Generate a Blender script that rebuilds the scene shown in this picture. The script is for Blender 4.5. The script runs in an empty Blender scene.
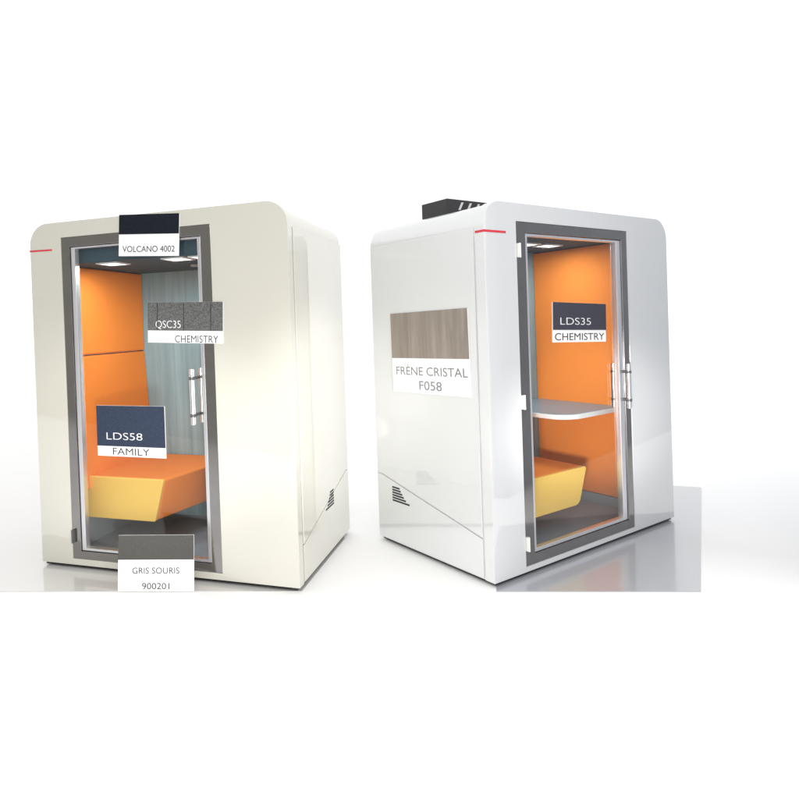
import bpy, bmesh, math, random
from mathutils import Matrix, Vector
random.seed(4)
S = bpy.context.scene
C = S.collection
R = math.radians


# ------------------------------------------------------------------ materials
def lin(r, g, b):
    f = lambda c: (c / 255 / 12.92) if c <= 10 else ((c / 255 + 0.055) / 1.055) ** 2.4
    return (f(r), f(g), f(b), 1)


def mat(name, col, rough=0.5, metal=0.0, coat=0.0, coat_ior=1.5, coat_rough=0.03, spec=0.5):
    m = bpy.data.materials.new(name)
    m.use_nodes = True
    b = m.node_tree.nodes['Principled BSDF']
    b.inputs['Base Color'].default_value = col
    b.inputs['Roughness'].default_value = rough
    b.inputs['Metallic'].default_value = metal
    b.inputs['Coat Weight'].default_value = coat
    b.inputs['Coat IOR'].default_value = coat_ior
    b.inputs['Coat Roughness'].default_value = coat_rough
    b.inputs['Specular IOR Level'].default_value = spec
    return m


def nodes(m):
    return m.node_tree.nodes, m.node_tree.links, m.node_tree.nodes['Principled BSDF']


def add_noise(m, scale=(60, 60, 60), detail=4, amount=0.12, bump=0.0, dist=0.002, rough_var=0.0):
    """vary base colour by +-amount with object-space noise, optional bump"""
    N, L, b = nodes(m)
    tc = N.new('ShaderNodeTexCoord')
    mp = N.new('ShaderNodeMapping')
    mp.inputs['Scale'].default_value = scale
    no = N.new('ShaderNodeTexNoise')
    no.inputs['Scale'].default_value = 1
    no.inputs['Detail'].default_value = detail
    L.new(tc.outputs['Object'], mp.inputs['Vector'])
    L.new(mp.outputs['Vector'], no.inputs['Vector'])
    c = b.inputs['Base Color'].default_value[:]
    rp = N.new('ShaderNodeValToRGB')
    rp.color_ramp.elements[0].position = 0.25
    rp.color_ramp.elements[1].position = 0.75
    rp.color_ramp.elements[0].color = [max(0, x * (1 - amount)) for x in c[:3]] + [1]
    rp.color_ramp.elements[1].color = [min(1, x * (1 + amount)) for x in c[:3]] + [1]
    L.new(no.outputs['Fac'], rp.inputs['Fac'])
    L.new(rp.outputs['Color'], b.inputs['Base Color'])
    if bump:
        bp = N.new('ShaderNodeBump')
        bp.inputs['Strength'].default_value = bump
        bp.inputs['Distance'].default_value = dist
        L.new(no.outputs['Fac'], bp.inputs['Height'])
        L.new(bp.outputs['Normal'], b.inputs['Normal'])
    if rough_var:
        mr = N.new('ShaderNodeMapRange')
        r0 = b.inputs['Roughness'].default_value
        mr.inputs['To Min'].default_value = max(0.02, r0 - rough_var)
        mr.inputs['To Max'].default_value = r0 + rough_var
        L.new(no.outputs['Fac'], mr.inputs['Value'])
        L.new(mr.outputs['Result'], b.inputs['Roughness'])
    return m


def wood(name, dark, light, scale=(26, 26, 0.9), rough=0.5):
    m = mat(name, light, rough)
    N, L, b = nodes(m)
    tc = N.new('ShaderNodeTexCoord')
    mp = N.new('ShaderNodeMapping')
    mp.inputs['Scale'].default_value = scale
    no = N.new('ShaderNodeTexNoise')
    no.inputs['Scale'].default_value = 1
    no.inputs['Detail'].default_value = 8
    no.inputs['Roughness'].default_value = 0.62
    no.inputs['Distortion'].default_value = 0.6
    L.new(tc.outputs['Object'], mp.inputs['Vector'])
    L.new(mp.outputs['Vector'], no.inputs['Vector'])
    rp = N.new('ShaderNodeValToRGB')
    rp.color_ramp.elements[0].position = 0.32
    rp.color_ramp.elements[1].position = 0.68
    rp.color_ramp.elements[0].color = dark
    rp.color_ramp.elements[1].color = light
    L.new(no.outputs['Fac'], rp.inputs['Fac'])
    L.new(rp.outputs['Color'], b.inputs['Base Color'])
    return m


def glass_mat(name, tint):
    m = bpy.data.materials.new(name)
    m.use_nodes = True
    N, L = m.node_tree.nodes, m.node_tree.links
    N.clear()
    out = N.new('ShaderNodeOutputMaterial')
    mx = N.new('ShaderNodeMixShader')
    lw = N.new('ShaderNodeLayerWeight')
    lw.inputs['Blend'].default_value = 0.5
    pw = N.new('ShaderNodeMath')
    pw.operation = 'POWER'
    pw.inputs[1].default_value = 5
    fr = N.new('ShaderNodeMath')          # Schlick reflectance of a thin pane
    fr.operation = 'MULTIPLY_ADD'
    fr.inputs[1].default_value = 0.94
    fr.inputs[2].default_value = 0.035
    L.new(lw.outputs['Facing'], pw.inputs[0])
    L.new(pw.outputs[0], fr.inputs[0])
    tr = N.new('ShaderNodeBsdfTransparent')
    tr.inputs['Color'].default_value = tint
    gl = N.new('ShaderNodeBsdfGlossy')
    gl.inputs['Roughness'].default_value = 0.0
    L.new(fr.outputs[0], mx.inputs[0])
    L.new(tr.outputs[0], mx.inputs[1])
    L.new(gl.outputs[0], mx.inputs[2])
    L.new(mx.outputs[0], out.inputs['Surface'])
    return m


def emit(name, col, st):
    m = bpy.data.materials.new(name)
    m.use_nodes = True
    b = m.node_tree.nodes['Principled BSDF']
    b.inputs['Base Color'].default_value = (0.8, 0.8, 0.8, 1)
    b.inputs['Emission Color'].default_value = col
    b.inputs['Emission Strength'].default_value = st
    return m


M = {}
M['cream'] = add_noise(mat('cream_lacquer', (0.60, 0.585, 0.515, 1), 0.4, coat=1, coat_ior=2.2, coat_rough=0.03),
                       (3, 3, 3), 2, 0.012)
M['white'] = add_noise(mat('white_lacquer', (0.655, 0.665, 0.675, 1), 0.4, coat=1, coat_ior=2.2, coat_rough=0.03),
                       (3, 3, 3), 2, 0.012)
for k in ('cream', 'white'):
    N, L, b = nodes(M[k])
    tc = N.new('ShaderNodeTexCoord')
    no = N.new('ShaderNodeTexNoise')
    no.inputs['Scale'].default_value = 2.2
    no.inputs['Detail'].default_value = 1
    bp = N.new('ShaderNodeBump')
    bp.inputs['Strength'].default_value = 0.5
    bp.inputs['Distance'].default_value = 0.004
    L.new(tc.outputs['Object'], no.inputs['Vector'])
    L.new(no.outputs['Fac'], bp.inputs['Height'])
    L.new(bp.outputs['Normal'], b.inputs['Coat Normal'])
M['frame'] = add_noise(mat('dark_anodised_frame', (0.30, 0.29, 0.285, 1), 0.10, metal=0.9),
                       (8, 8, 8), 2, 0.05)
M['alu'] = add_noise(mat('brushed_aluminium', (0.74, 0.74, 0.77, 1), 0.3, metal=0.85), (200, 200, 3), 2, 0.05, rough_var=0.06)
M['steel'] = mat('polished_steel', (0.78, 0.78, 0.79, 1), 0.16, metal=1.0)
M['collar'] = mat('dark_collar', (0.08, 0.08, 0.085, 1), 0.4)
M['hinge'] = mat('pale_hinge', (0.78, 0.77, 0.74, 1), 0.35)
M['hinge_dark'] = mat('grey_hinge', (0.09, 0.087, 0.085, 1), 0.35)
M['glass'] = glass_mat('door_glass', (0.95, 0.965, 0.96, 1))
M['orange'] = add_noise(mat('orange_wool', (0.87, 0.25, 0.034, 1), 0.85, spec=0.2), (420, 420, 420), 3, 0.13, 0.25, 0.001)
M['yellow'] = add_noise(mat('lit_orange_wool', (0.92, 0.575, 0.125, 1), 0.85, spec=0.2), (420, 420, 420), 3, 0.10, 0.25, 0.001)  # bench fabric with the lit look of its end put into the colour
M['ceiling'] = add_noise(mat('dark_ceiling_felt', (0.028, 0.062, 0.090, 1), 0.8), (300, 300, 300), 2, 0.15, 0.1)
M['carpet'] = add_noise(mat('grey_carpet', (0.30, 0.33, 0.37, 1), 0.95, spec=0.1), (240, 240, 240), 4, 0.30, 0.5, 0.003)
M['skirting'] = mat('grey_skirting', (0.30, 0.33, 0.36, 1), 0.5)
M['backwood'] = wood('grey_blue_wood', (0.21, 0.34, 0.39, 1), (0.31, 0.48, 0.54, 1))
M['table'] = mat('pale_grey_laminate', (0.23, 0.37, 0.46, 1), 0.35)
M['edge'] = mat('white_table_edge', (0.82, 0.83, 0.84, 1), 0.3)
M['black'] = mat('black_metal', (0.018, 0.018, 0.02, 1), 0.45)
M['slat'] = mat('pale_slat', (0.6, 0.6, 0.6, 1), 0.4)
M['lamp'] = emit('lamp_panel', (1, 0.98, 0.95, 1), 2.2)
M['louvre'] = mat('dark_louvre', (0.03, 0.03, 0.035, 1), 0.6)
M['red'] = mat('red_tape', (0.62, 0.025, 0.045, 1), 0.5)
M['floor'] = mat('white_floor', (0.96, 0.96, 0.96, 1), 0.6, spec=0.1)
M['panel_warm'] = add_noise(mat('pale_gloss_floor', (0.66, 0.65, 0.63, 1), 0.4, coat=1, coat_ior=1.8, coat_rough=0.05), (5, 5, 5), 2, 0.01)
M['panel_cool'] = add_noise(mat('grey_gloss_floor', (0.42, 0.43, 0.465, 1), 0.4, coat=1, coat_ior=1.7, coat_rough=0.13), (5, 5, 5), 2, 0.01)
M['flat_warm'] = mat('flat_warm_grey', (0.36, 0.35, 0.32, 1), 0.8, spec=0.1)
M['flat_cool'] = mat('flat_cool_grey', (0.36, 0.385, 0.43, 1), 0.8, spec=0.1)
M['paper'] = mat('white_card', (0.88, 0.88, 0.88, 1), 0.6, spec=0.2)
M['ink'] = mat('grey_ink', (0.045, 0.045, 0.05, 1), 0.6, spec=0.2)
M['ink_pale'] = mat('pale_grey_ink', (0.22, 0.22, 0.23, 1), 0.6, spec=0.2)
M['ink_white'] = mat('white_ink', (0.80, 0.81, 0.83, 1), 0.5, spec=0.2)
M['volcano'] = add_noise(mat('black_navy_fabric', (0.010, 0.013, 0.020, 1), 0.9, spec=0.15), (260, 40, 260), 4, 0.5, 0.3)
M['felt'] = add_noise(mat('mid_grey_felt', (0.125, 0.125, 0.125, 1), 0.95, spec=0.1), (160, 160, 160), 5, 0.55, 0.5, 0.003)
M['navy'] = add_noise(mat('navy_wool', (0.036, 0.048, 0.080, 1), 0.9, spec=0.15), (60, 200, 200), 4, 0.22, 0.3)
M['charcoal'] = add_noise(mat('charcoal_wool', (0.060, 0.060, 0.080, 1), 0.9, spec=0.15), (200, 200, 200), 4, 0.2, 0.3)
M['mouse'] = add_noise(mat('mouse_grey_fabric', (0.088, 0.086, 0.080, 1), 0.9, spec=0.15), (260, 60, 260), 4, 0.18, 0.3)
M['ash'] = wood('grey_ash_wood', (0.215, 0.180, 0.152, 1), (0.325, 0.280, 0.240, 1), (22, 22, 1.6), 0.55)
M['groove'] = mat('stitched_groove', (0.03, 0.03, 0.03, 1), 0.9)


# ------------------------------------------------------------------ mesh helpers
def link(name, bm, m, parent=None, smooth=False, bevel=0.0, seg=2, angle=40):
    bmesh.ops.recalc_face_normals(bm, faces=bm.faces[:])
    if bevel:
        es = [e for e in bm.edges if len(e.link_faces) == 2 and e.calc_face_angle(0) > R(angle)]
        bmesh.ops.bevel(bm, geom=es, offset=bevel, segments=seg, profile=0.5, affect='EDGES', clamp_overlap=True)
    me = bpy.data.meshes.new(name)
    bm.to_mesh(me)
    bm.free()
    me.materials.append(m)
    if smooth:
        for p in me.polygons:
            p.use_smooth = True
        try:
            me.set_sharp_from_angle(angle=R(35))
        except Exception:
            pass
    o = bpy.data.objects.new(name, me)
    C.objects.link(o)
    if smooth and bevel:
        wn = o.modifiers.new('weighted_normal', 'WEIGHTED_NORMAL')
        wn.keep_sharp = True
    if parent:
        o.parent = parent
    return o


def box(lo, hi, bm=None):
    bm = bm or bmesh.new()
    v = [bm.verts.new((x, y, z)) for x in (lo[0], hi[0]) for y in (lo[1], hi[1]) for z in (lo[2], hi[2])]
    for f in ((0, 1, 3, 2), (4, 6, 7, 5), (0, 4, 5, 1), (2, 3, 7, 6), (0, 2, 6, 4), (1, 5, 7, 3)):
        bm.faces.new([v[i] for i in f])
    return bm


def prism(poly, axis, lo, hi, bm=None):
    """extrude a 2-D polygon along axis 0/1/2; the other two coords keep their order"""
    bm = bm or bmesh.new()

    def P(a, b, t):
        return {0: (t, a, b), 1: (a, t, b), 2: (a, b, t)}[axis]
    A = [bm.verts.new(P(a, b, lo)) for a, b in poly]
    B = [bm.verts.new(P(a, b, hi)) for a, b in poly]
    n = len(poly)
    bm.faces.new(A)
    bm.faces.new(B)
    for i in range(n):
        bm.faces.new((A[i], A[(i + 1) % n], B[(i + 1) % n], B[i]))
    return bm


def ring(outer, inner, lo, hi):
    """plate in the u-z plane with a hole, thickness along v"""
    bm = bmesh.new()
    for t in (lo, hi):
        es = []
        for loop in (outer, inner):
            vs = [bm.verts.new((a, t, b)) for a, b in loop]
            es += [bm.edges.new((vs[i], vs[(i + 1) % len(vs)])) for i in range(len(vs))]
        bmesh.ops.triangle_fill(bm, use_beauty=True, use_dissolve=False, edges=es, normal=(0, 1, 0))
    bm.verts.ensure_lookup_table()
    no, ni = len(outer), len(inner)
    V = bm.verts
    h = no + ni
    for base, n in ((0, no), (no, ni)):
        for i in range(n):
            j = (i + 1) % n
            bm.faces.new((V[base + i], V[base + j], V[h + base + j], V[h + base + i]))
    bmesh.ops.recalc_face_normals(bm, faces=bm.faces[:])
    return bm


def rect(u0, u1, z0, z1):
    return [(u0, z0), (u1, z0), (u1, z1), (u0, z1)]


def profile(u0, u1, z0, z1, r, n=12):
    p = [(u0, z0), (u1, z0)]
    for i in range(n + 1):
        a = math.pi / 2 * i / n
        p.append((u1 - r + r * math.cos(a), z1 - r + r * math.sin(a)))
    for i in range(n + 1):
        a = math.pi / 2 + math.pi / 2 * i / n
        p.append((u0 + r + r * math.cos(a), z1 - r + r * math.sin(a)))
    return p


def tube(p0, p1, r, n=20, bm=None):
    bm = bm or bmesh.new()
    p0, p1 = Vector(p0), Vector(p1)
    d = p1 - p0
    q = d.to_track_quat('Z', 'Y').to_matrix().to_4x4()
    mt = Matrix.Translation((p0 + p1) / 2) @ q
    bmesh.ops.create_cone(bm, cap_ends=True, segments=n, radius1=r, radius2=r, depth=d.length, matrix=mt)
    return bm


def empty(name, label, cat, loc=(0, 0, 0), rz=0.0, group=None):
    o = bpy.data.objects.new(name, None)
    C.objects.link(o)
    o.empty_display_size = 0.2
    o.location = loc
    o.rotation_euler = (0, 0, rz)
    o['label'] = label
    o['category'] = cat
    if group:
        o['group'] = group
    return o


def structure(name, bm, m):
    o = link(name, bm, m)
    o['kind'] = 'structure'
    return o


def text_part(name, body, m, parent, cx, cz, width, height, y, thick=0.0005, weight=0.0):
    """flat raised lettering in the board's own x-z plane, fitted to width x height"""
    cu = bpy.data.curves.new('t', 'FONT')
    cu.body = body
    cu.size = 1
    cu.offset = weight
    cu.resolution_u = 6
    ob = bpy.data.objects.new('t', cu)
    C.objects.link(ob)
    dg = bpy.context.evaluated_depsgraph_get()
    me = bpy.data.meshes.new_from_object(ob.evaluated_get(dg))
    bpy.data.objects.remove(ob)
    bm = bmesh.new()
    bm.from_mesh(me)
    bpy.data.meshes.remove(me)
    xs = [v.co.x for v in bm.verts]
    ys = [v.co.y for v in bm.verts]
    x0, x1 = min(xs), max(xs)
    # cap height from the base line, so accents do not squash the letters
    cap = 0.73 if 'È' in body else max(ys)
    sx, sy = width / (x1 - x0), height / cap
    for v in bm.verts:
        v.co = Vector((cx + (v.co.x - (x0 + x1) / 2) * sx, 0, cz + (v.co.y - cap / 2) * sy))
    ext = bmesh.ops.extrude_face_region(bm, geom=bm.faces[:])
    for v in [g for g in ext['geom'] if isinstance(g, bmesh.types.BMVert)]:
        v.co.y = y - thick
    for v in bm.verts:
        if v.co.y == 0:
            v.co.y = y
    return link(name, bm, m, parent)


# ------------------------------------------------------------------ camera (fitted to the photograph)
F, PITCH, ROLL, CX, CY = 620.1185, 0.0113, 0.0349, 323.3129, 331.2647
cam_d = bpy.data.cameras.new('camera')
cam = bpy.data.objects.new('camera', cam_d)
C.objects.link(cam)
S.camera = cam
cam_d.sensor_width = 36
cam_d.lens = 36 * F / 799
cam_d.shift_x = (399.5 - CX) / 799
cam_d.shift_y = -(399.5 - CY) / 799
cam_d.clip_start = 0.05
cam_d.clip_end = 500
cp, sp, cr, sr = math.cos(PITCH), math.sin(PITCH), math.cos(ROLL), math.sin(ROLL)


def w3(X, Y, Z):
    return Vector((X, Y * cp + Z * sp, -Y * sp + Z * cp))


right, up, fwd = w3(cr, 0, -sr), w3(sr, 0, cr), w3(0, 1, 0)
mw = Matrix.Identity(4)
for i in range(3):
    mw[i][0], mw[i][1], mw[i][2] = right[i], up[i], -fwd[i]
mw.translation = (0, 0, 1.5)
cam.matrix_world = mw

# ------------------------------------------------------------------ setting
structure('floor', box((-40, -40, -0.1), (40, 60, 0)), M['floor'])
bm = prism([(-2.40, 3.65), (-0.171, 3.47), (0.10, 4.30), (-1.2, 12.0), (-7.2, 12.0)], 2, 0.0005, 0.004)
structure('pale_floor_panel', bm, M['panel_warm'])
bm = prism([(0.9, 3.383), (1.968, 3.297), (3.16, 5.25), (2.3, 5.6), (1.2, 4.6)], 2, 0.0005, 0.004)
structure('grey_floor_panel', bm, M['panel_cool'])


def reflection_flat(a, b, h, m):  # flats added out of view to give the booth fronts a reflected horizon
    a, b = Vector(a), Vector(b)
    d = (b - a).normalized()
    n = Vector((d.y, -d.x)) * 0.1
    bm = prism([tuple(a), tuple(b), tuple(b + n), tuple(a + n)], 2, 0.001, h)
    structure('reflection_flat', bm, m)


reflection_flat((-9.5, 0.08), (-2.15, 0.71), 4.2, M['flat_warm'])
reflection_flat((2.68, 3.24), (6.5, 4.89), 2.8, M['flat_cool'])

# ------------------------------------------------------------------ the booths
FD = 0.066      # depth of the front portal


def booth(p, root):
    w, d, h, r = p['w'], p['d'], p['h'], 0.135
    ui0, ui1, zc, zf = p['ui0'], p['ui1'], p['zc'], 0.07
    vb = d - 0.05
    d0, d1, db, dt = p['door']
    lac = M[p['lacquer']]
    cav = rect(ui0 - 0.05, ui1 + 0.05, 0.04, zc + 0.05)
    # body, front portal and back
    link('shell', ring(profile(0.006, w - 0.006, 0.022, h - 0.006, r), cav, FD + 0.004, d), lac, root, smooth=True)
    link('front_portal', ring(profile(0, w, 0.022, h, r, 16), rect(d0, d1, db, dt), 0, FD), lac, root, smooth=True,
         bevel=0.006, seg=3, angle=60)
    link('back_panel', prism(profile(0.012, w - 0.012, 0.03, h - 0.012, r), 1, d, d + 0.012), lac, root, smooth=True)
    for fx in (0.12, w - 0.12):
        for fy in (0.12, d - 0.12):
            link('foot', tube((fx, fy, 0.004), (fx, fy, 0.03), 0.045), M['black'], root, smooth=True)
    # plinth recess, a little back from the portal
    link('plinth', ring(rect(0.02, w - 0.02, 0.006, 0.030), rect(0.05, w - 0.05, 0.012, 0.024), 0.012, d - 0.02),
         M['black'], root)
    # side cladding: upper and lower sheet meeting on a slanted seam
    zb, zfv = p['seam']
    zt = h - r - 0.01
    for s in (0, 1):
        x0, x1 = ((-0.004, 0.0055) if s == 0 else (w - 0.0055, w + 0.004))
        ya, yb = FD + 0.012, d - 0.004
        g = 0.004
        up_ = [(ya, zfv + g), (yb - 0.05, zb + g), (yb, zb + g), (yb, zt), (ya, zt)]
        lo_ = [(ya, 0.03), (yb, 0.03), (yb, zb - g), (yb - 0.05, zb - g), (ya, zfv - g)]
        link('upper_side_panel', prism(up_, 0, x0, x1), lac, root, bevel=0.0025, seg=2)
        low = link('lower_side_panel', prism(lo_, 0, x0, x1), lac, root, bevel=0.0025, seg=2)
        # louvre: short dark slots, each a bit longer than the one above
        bm = bmesh.new()
        va, vz = p['vent']
        for k in range(6):
            ln = (0.075, 0.085, 0.10, 0.115, 0.135, 0.17)[k]
            z = vz - 0.0175 * k
            xo = x0 - 0.0012 if s == 0 else x1 + 0.0012
            xi = x0 + 0.001 if s == 0 else x1 - 0.001
            box((min(xo, xi), va - ln, z - 0.0055), (max(xo, xi), va, z + 0.0055), bm)
        link('louvre', bm, M['louvre'], low)
    # fixed dark door surround
    fw, ft, fb = p['fw'], p['ft'], p['fb']
    link('door_frame', ring(rect(d0 + .001, d1 - .001, db + .001, dt - .001), rect(d0 + fw, d1 - p['fwr'], db + fb, dt - ft), 0.004, 0.07),
         M['frame'], root, bevel=0.002)
    # door leaf: slim bright profile, glass, handles, hinges
    a0, a1, b0, b1 = d0 + fw + .003, d1 - p['fwr'] - .003, db + fb + .003, dt - ft - .003
    pl, pr, pz = p['leaf']
    door = link('door', ring(rect(a0, a1, b0, b1), rect(a0 + pl, a1 - pr, b0 + pz, b1 - pz * 0.7), 0.012, 0.05), M['alu'], root, bevel=0.002)
    link('glass_pane', box((a0 + pl - .004, 0.028, b0 + pz - .004), (a1 - pr + .004, 0.036, b1 - pz * 0.7 + .004)), M['glass'], door)
    hx, hz0, hz1 = p['handle']
    for vy, sgn in ((-0.034, -1), (0.074, 1)):
        hb = tube((hx, vy, hz0), (hx, vy, hz1), 0.015)
        hd = link('handle', hb, M['steel'], door, smooth=True, bevel=0.002)
        for zz in (hz0 + 0.055, hz1 - 0.055):
            bm = tube((hx, vy, zz), (hx, 0.028 if sgn < 0 else 0.036, zz), 0.0095, 14)
            tube((hx, vy, zz - 0.009), (hx, vy, zz + 0.009), 0.0175, 18, bm)
            link('standoff', bm, M['collar'], hd, smooth=True)
    for hz in p['hinges']:
        bm = box((d0 + 0.002, -0.012, hz - 0.040), (d0 + 0.024, 0.004, hz + 0.040))
        tube((d0 + 0.013, -0.013, hz - 0.042), (d0 + 0.013, -0.013, hz + 0.042), 0.007, 12, bm)
        link('hinge', bm, M[p['hinge_mat']], door, bevel=0.002)
    # inside
    link('ceiling_panel', box((ui0 - .045, FD + .01, zc), (ui1 + .045, vb, zc + 0.03)), M['ceiling'], root)
    link('ceiling_fascia', box((d0 - .02, FD + .0006, zc), (d1 + .02, FD + .0034, dt + .02)), M['ceiling'], root)
    ceil = [o for o in root.children if o.name.startswith('ceiling_panel')][0]
    for (lu0, lv0, lu1, lv1) in p['lamps']:
        lo = link('ceiling_light', ring([(lu0 - .012, 0)] and rect(lu0 - .012, lu1 + .012, lv0 - .012, lv1 + .012), rect(lu0, lu1, lv0, lv1), -0.008, 0.0),
                  M['edge'], ceil)
        lo.data.transform(Matrix(((1, 0, 0, 0), (0, 0, 1, 0), (0, 1, 0, zc), (0, 0, 0, 1))))
        link('light_diffuser', box((lu0, lv0, zc - .005), (lu1, lv1, zc - .001)), M['lamp'], ceil)
    for (su, sv) in p['spots']:
        link('detector', tube((su, sv, zc - 0.018), (su, sv, zc), 0.03), M['skirting'], ceil, smooth=True, bevel=0.006)
    link('floor_carpet', box((ui0 - .045, FD + .004, 0.042), (ui1 + .045, vb, zf)), M['carpet'], root)
    link('rear_wall_panel', box((ui0 - .045, vb - 0.02, zf), (ui1 + .045, vb, zc)), M['backwood'], root)
    vw = vb - 0.022
    # upholstered walls
    zs = p['split']
    link('wall_cushion', box((ui0 - .04, FD + .012, zs + .004), (ui0, vw, zc - .004)), M['orange'], root, bevel=0.012, seg=3)
    link('back_cushion', prism([(ui0 - .04, p['seat_z'] - .08), (ui0 + .05, p['seat_z'] - .08), (ui0 + .045, p['seat_z'] + .02), (ui0, zs - .004), (ui0 - .04, zs - .004)], 1, FD + .012, vw),
         M['orange'], root, bevel=0.012, seg=3)
    link('side_wall_cushion', box((ui1, FD + .012, zf + 0.075), (ui1 + .04, vw, zc - .004)), M['orange'], root, bevel=0.008, seg=3)
    link('lower_wall_panel', box((ui0 - .04, FD + .012, zf), (ui0 - .002, vw, p['seat_z'] - .09)), M['skirting'], root)
    link('skirting', box((ui1 - .004, FD + .012, zf), (ui1 + .04, vw, zf + 0.072)), M['skirting'], root)
    # bench: undercut cross section; door end carries its lit yellow look as colour
    ve, b_top, b_bot, z0, z1, flare = p['bench']
    bm = bmesh.new()
    sec = [(ui0 + .01, z0), (b_bot, z0), (b_top, z1), (ui0 + .01, z1)]
    A = [bm.verts.new((a, ve + .022, b)) for a, b in sec]
    B = [bm.verts.new((a + (flare if i in (1, 2) else 0), vw, b)) for i, (a, b) in enumerate(sec)]
    bm.faces.new(A)
    bm.faces.new(B)
    for i in range(4):
        bm.faces.new((A[i], A[(i + 1) % 4], B[(i + 1) % 4], B[i]))
    bench = link('bench', bm, M['orange'], root, smooth=True, bevel=0.02, seg=4)
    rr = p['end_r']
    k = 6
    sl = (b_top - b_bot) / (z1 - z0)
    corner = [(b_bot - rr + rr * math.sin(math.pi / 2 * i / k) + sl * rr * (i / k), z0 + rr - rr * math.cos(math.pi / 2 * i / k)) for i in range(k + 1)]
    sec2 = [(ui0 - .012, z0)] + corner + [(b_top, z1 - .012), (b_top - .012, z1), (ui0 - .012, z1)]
    link('lit_end', prism(sec2, 1, ve, ve + .024), M['yellow'], bench, bevel=0.006, seg=3, angle=60)
    # table
    tu, tv0, tz, th = p['table']
    poly = [(ui1 - .001, tv0), (tu + .14, tv0)]
    for i in range(9):
        a = -math.pi / 2 - math.pi / 2 * i / 8
        poly.append((tu + .14 + .14 * math.cos(a), tv0 + .14 + .14 * math.sin(a)))
    poly += [(tu, vw - .002), (ui1 - .001, vw - .002)]
    tb = link('table', prism(poly, 2, tz - th, tz - .003), M['edge'], root, bevel=0.006, seg=2, angle=60)
    ins = [(min(a + .006, ui1 - .002), min(max(b + .006, tv0 + .006), vw - .004)) for a, b in poly]
    link('table_surface', prism(ins, 2, tz - .003, tz), M['table'], tb)
    # lamps really lit inside
    for i, (lu0, lv0, lu1, lv1) in enumerate(p['lamps']):
        ld = bpy.data.lights.new('booth_lamp', 'AREA')
        ld.shape = 'RECTANGLE'
        ld.size, ld.size_y = lu1 - lu0, lv1 - lv0
        ld.energy = p['watts'] / len(p['lamps'])
        ld.color = (0.9, 0.97, 1)
        lo = bpy.data.objects.new('booth_lamp', ld)
        C.objects.link(lo)
        lo.parent = root
        lo.location = ((lu0 + lu1) / 2, (lv0 + lv1) / 2, zc - 0.02)


PL = dict(w=1.7825, d=1.02, h=2.2, lacquer='cream', hinge_mat='hinge_dark', ui0=0.185, ui1=1.54, zc=1.94,
          door=(0.2408, 1.301, 0.0612, 2.1019), fw=0.062, fwr=0.070, ft=0.062, fb=0.050, leaf=(0.030, 0.022, 0.016),
          handle=(1.165, 0.935, 1.262), hinges=(0.205,), seam=(0.46, 0.24), vent=(0.66, 0.405),
          lamps=((0.90, 0.13, 1.03, 0.26), (1.09, 0.13, 1.22, 0.26), (0.42, 0.13, 0.55, 0.26)), spots=((0.88, 0.55),),
          split=1.34, seat_z=0.53, bench=(0.2, 0.793, 0.722, 0.262, 0.537, 0.17), end_r=0.012,
          table=(1.06, 0.2, 0.875, 0.055), watts=12)
PR = dict(w=1.8838, d=1.0252, h=2.1549, lacquer='white', hinge_mat='hinge', ui0=0.26, ui1=1.63, zc=2.02,
          door=(0.2672, 1.388, 0.0513, 2.0505), fw=0.085, fwr=0.062, ft=0.062, fb=0.060, leaf=(0.022, 0.050, 0.020),
          handle=(1.303, 0.868, 1.165), hinges=(1.882, 1.006, 0.184), seam=(0.46, 0.255), vent=(0.865, 0.392),
          lamps=((0.95, 0.50, 1.12, 0.60), (1.20, 0.50, 1.37, 0.60)), spots=(),
          split=1.34, seat_z=0.48, bench=(0.18, 1.13, 1.045, 0.228, 0.474, 0.02), end_r=0.045,
          table=(0.98, 0.22, 0.825, 0.035), watts=8)
LOC_L, YAW_L = (-1.8727, 4.0105, 0.004), -0.3176
LOC_R, YAW_R = (0.9024, 3.4217, 0.004), 0.5786
left = empty('office_booth', 'cream office booth with grey framed glass door and orange bench, no box on its roof', 'office booth',
             LOC_L, YAW_L, 'office booths side by side')
booth(PL, left)
right_b = empty('office_booth', 'white office booth with black ventilation box on its roof and grey table over the bench', 'office booth',
                LOC_R, YAW_R, 'office booths side by side')
booth(PR, right_b)

# ventilation box on the roof of the right booth
bx = link('ventilation_box', box((0.19, 0.465, 2.1495), (0.62, 0.70, 2.262)), M['black'], right_b, bevel=0.003)
for k in range(4):
    u = 0.285 + 0.075 * k
    bm = prism([(u, 2.195), (u + 0.016, 2.195), (u + 0.046, 2.245), (u + 0.030, 2.245)], 1, 0.459, 0.4655)
    link('slat', bm, M['slat'], bx)


# ------------------------------------------------------------------ sample boards
def board(root, wd, ht, frac, fabric, cap_mat=None):
    """card with a swatch above a white caption strip; origin at the bottom centre, face towards -y"""
    t = 0.006
    zs = ht * (1 - frac)
    link('backing', box((-wd / 2, -t, 0), (wd / 2, 0, ht)), M['paper'], root)
    sw = link('swatch', box((-wd / 2 + .0005, -t - .003, zs), (wd / 2 - .0005, -t - .0003, ht - .0005)), fabric, root, bevel=0.0008, seg=1)
    return -t - .0002, -t - .0032, zs, sw


def place(o, T, yaw, tilt=0.0, lean=0.0):
    o.matrix_world = Matrix.Translation(T) @ Matrix.Rotation(yaw, 4, 'Z') @ Matrix.Rotation(lean, 4, 'X') @ Matrix.Rotation(tilt, 4, 'Y')


def on_booth(loc, yaw, q):
    c, s = math.cos(yaw), math.sin(yaw)
    return Vector((loc[0] + c * q[0] - s * q[1], loc[1] + s * q[0] + c * q[1], q[2]))


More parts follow.
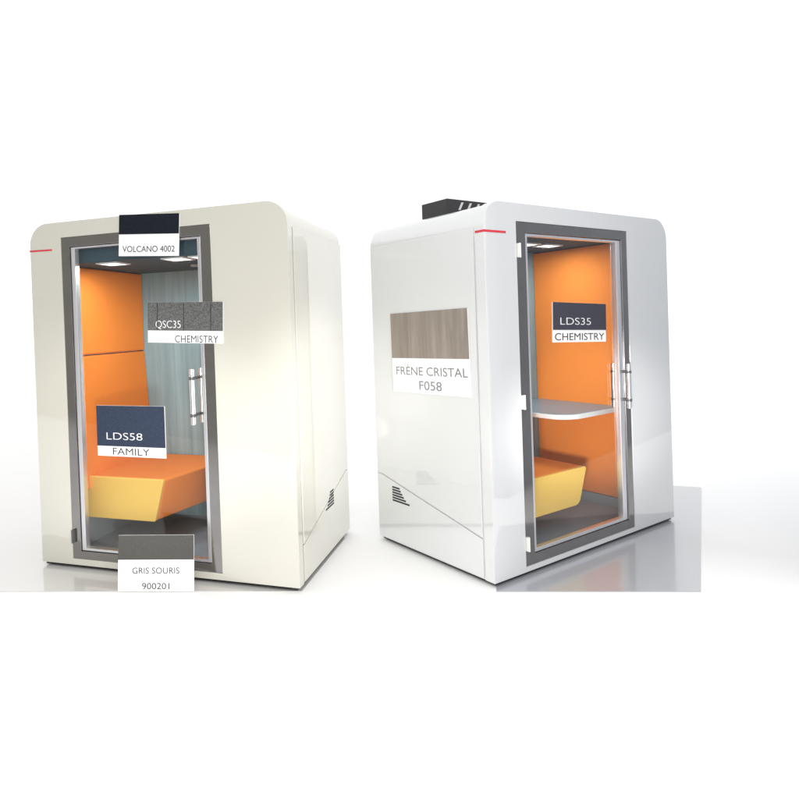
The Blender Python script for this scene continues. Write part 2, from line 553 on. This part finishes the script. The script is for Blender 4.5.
def mount(o, loc, yaw, side, c2, plane, ht, tilt_deg):
    """c2 = centre of the card on the front (u,z) or side (-v,z) plane"""
    tl = R(tilt_deg)
    # bottom centre from centre
    dx, dz = -(ht / 2) * math.sin(tl), -(ht / 2) * math.cos(tl)
    a, z = c2[0] + dx, c2[1] + dz
    q = (a, plane, z) if side == 'front' else (plane, -a, z)
    place(o, on_booth(loc, yaw, q), yaw if side == 'front' else yaw - math.pi / 2, tl)


GRP = 'material sample cards fixed to the booths'
CARD = 'sample card'
# black fabric above the left door
wd, ht = 0.4175, 0.251
o = empty('sample_card', 'card with black fabric swatch lettered VOLCANO 4002 above the left booth door', CARD, group=GRP)
yp, ys, zs, sw = board(o, wd, ht, 0.475, M['volcano'])
text_part('lettering', 'VOLCANO 4002', M['ink'], o, 0.0, ht * 0.17, wd * 0.87, 0.036, yp)
mount(o, LOC_L, YAW_L, 'front', (0.8913, 2.0716), -0.0005, ht, 3.6)
# grey felt with stitched channels
wd, ht = 0.502, 0.242
o = empty('sample_card', 'card with grey channelled felt swatch lettered QSC35 CHEMISTRY on right edge of the left door', CARD, group=GRP)
yp, ys, zs, sw = board(o, wd, ht, 0.70, M['felt'])
for fx in (0.135, 0.490, 0.845):
    x = -wd / 2 + wd * fx
    link('stitched_channel', box((x - .0022, ys - .0006, zs + .002), (x + .0022, ys + .0012, ht - .002)), M['groove'], sw)
text_part('lettering', 'QSC35', M['ink_white'], o, -wd / 2 + wd * 0.28, zs + ht * 0.155, wd * 0.34, 0.044, ys, weight=-0.006)
text_part('lettering', 'CHEMISTRY', M['ink'], o, wd / 2 - wd * 0.345, ht * 0.10, wd * 0.57, 0.042, yp)
mount(o, LOC_L, YAW_L, 'front', (1.1156, 1.5388), -0.0005, ht, 2.2)
# navy wool on the left glass
wd, ht = 0.492, 0.3156
o = empty('sample_card', 'card with navy blue wool swatch lettered LDS58 FAMILY on the left booth glass', CARD, group=GRP)
yp, ys, zs, sw = board(o, wd, ht, 0.80, M['navy'])
text_part('lettering', 'LDS58', M['ink_white'], o, -wd / 2 + wd * 0.41, zs + ht * 0.20, wd * 0.53, 0.044, ys, weight=-0.006)
text_part('lettering', 'FAMILY', M['ink'], o, 0.0, ht * 0.10, wd * 0.54, 0.042, yp)
mount(o, LOC_L, YAW_L, 'front', (0.6912, 0.8812), 0.0275, ht, 0.3)
# grey fabric, leaning on the foot of the left booth
wd = 0.447
lean = R(7)
ht = 0.312
o = empty('sample_card', 'card with dark grey fabric swatch lettered GRIS SOURIS 900201 standing on the floor', CARD, group=GRP)
yp, ys, zs, sw = board(o, wd, ht, 0.44, M['mouse'])
text_part('lettering', 'GRIS SOURIS', M['ink'], o, 0.0, ht * 0.365, wd * 0.62, 0.034, yp)
text_part('lettering', '900201', M['ink'], o, 0.0, ht * 0.09, wd * 0.36, 0.034, yp)
bm = prism([(0.001, 0.005), (0.115, -0.011), (0.119, -0.008), (0.001, 0.20)], 0, -0.03, 0.03)
link('easel_strut', bm, M['paper'], o)
place(o, Vector((-1.01, 3.5376, 0.0065)), math.atan2(-0.036, 0.4456), 0.0, -lean)
# wood on the right booth's side
wd, ht = 0.686, 0.5116
o = empty('sample_card', 'card with grey brown wood swatch lettered FRÈNE CRISTAL F058 on the right booth side', CARD, group=GRP)
yp, ys, zs, sw = board(o, wd, ht, 0.57, M['ash'])
text_part('lettering', 'FRÈNE CRISTAL', M['ink_pale'], o, 0.01, ht * 0.275, wd * 0.92, 0.055, yp)
text_part('lettering', 'F058', M['ink_pale'], o, 0.01, ht * 0.10, wd * 0.29, 0.055, yp)
mount(o, LOC_R, YAW_R, 'side', (-0.4692, 1.3034), -0.0052, ht, -1.0)
# charcoal wool on the right glass
wd, ht = 0.548, 0.2465
o = empty('sample_card', 'card with charcoal wool swatch lettered LDS35 CHEMISTRY on the right booth glass', CARD, group=GRP)
yp, ys, zs, sw = board(o, wd, ht, 0.69, M['charcoal'])
text_part('lettering', 'LDS35', M['ink_white'], o, -wd / 2 + wd * 0.41, zs + ht * 0.22, wd * 0.57, 0.044, ys, weight=-0.006)
text_part('lettering', 'CHEMISTRY', M['ink'], o, 0.0, ht * 0.14, wd * 0.93, 0.044, yp)
mount(o, LOC_R, YAW_R, 'front', (0.8776, 1.4544), 0.0275, ht, 2.0)

# ------------------------------------------------------------------ red tape marks
bm = prism([(-0.004, 2.026), (0.172, 2.024), (0.172, 2.034), (-0.004, 2.037)], 1, -0.0016, -0.0004)
o = link('red_tape', bm, M['red'])
o['label'] = 'short strip of red tape on the upper left corner of the cream booth'
o['category'] = 'tape'
place(o, Vector(LOC_L), YAW_L)
bm = box((-0.0016, -0.0016, 1.975), (0.178, -0.0004, 1.988))
box((-0.0016, -0.0004, 1.975), (-0.0004, 0.064, 1.988), bm)
o = link('red_tape', bm, M['red'])
o['label'] = 'short strip of red tape wrapped round the front corner of the white booth'
o['category'] = 'tape'
place(o, Vector(LOC_R), YAW_R)

# ------------------------------------------------------------------ light
W = bpy.data.worlds.new('World')
S.world = W
W.use_nodes = True
bg = W.node_tree.nodes['Background']
bg.inputs['Color'].default_value = (1, 1, 1, 1)
bg.inputs['Strength'].default_value = 1.2


def area(loc, target, size, watts, col=(1, 1, 1)):  # fill light added to brighten booth fronts, sides and bench ends
    ld = bpy.data.lights.new('fill_area', 'AREA')
    ld.shape = 'RECTANGLE'
    ld.size, ld.size_y = size
    ld.energy = watts
    ld.color = col
    o = bpy.data.objects.new('fill_area', ld)
    C.objects.link(o)
    o.location = loc
    o.rotation_euler = (Vector(target) - Vector(loc)).to_track_quat('-Z', 'Y').to_euler()
    return o


area((0.0, -2.2, 3.6), (0.0, 4.2, 0.6), (2.0, 1.4), 60, (1, 0.98, 0.95))
area((0.0, 0.7, 0.5), (0.05, 4.0, 0.45), (1.3, 0.5), 11, (1, 0.985, 0.96))

def spot(loc, target, size, watts, col=(1, 0.97, 0.93)):  # fill spots added to brighten the booth interiors and inner sides
    ld = bpy.data.lights.new('fill_spot', 'SPOT')
    ld.spot_size = R(size)
    ld.spot_blend = 0.7
    ld.shadow_soft_size = 0.15
    ld.energy = watts
    ld.color = col
    o = bpy.data.objects.new('fill_spot', ld)
    C.objects.link(o)
    o.location = loc
    o.rotation_euler = (Vector(target) - Vector(loc)).to_track_quat('-Z', 'Y').to_euler()


spot((0.0, 0.3, 0.95), (2.0, 4.65, 0.78), 16, 850)
spot((0.0, 0.3, 0.95), (-1.16, 3.85, 0.85), 28, 250)
spot((0.05, 1.45, 0.22), (-0.25, 4.0, 0.3), 85, 38)
spot((1.2, 1.2, 1.6), (-0.03, 3.92, 0.95), 28, 290, (1, 0.99, 0.96))

S.render.engine = 'CYCLES'
S.cycles.max_bounces = 10
S.cycles.transparent_max_bounces = 12
S.cycles.use_denoising = True
S.view_settings.view_transform = 'Standard'
S.view_settings.look = 'None'
S.view_settings.exposure = 0
S.view_settings.gamma = 1
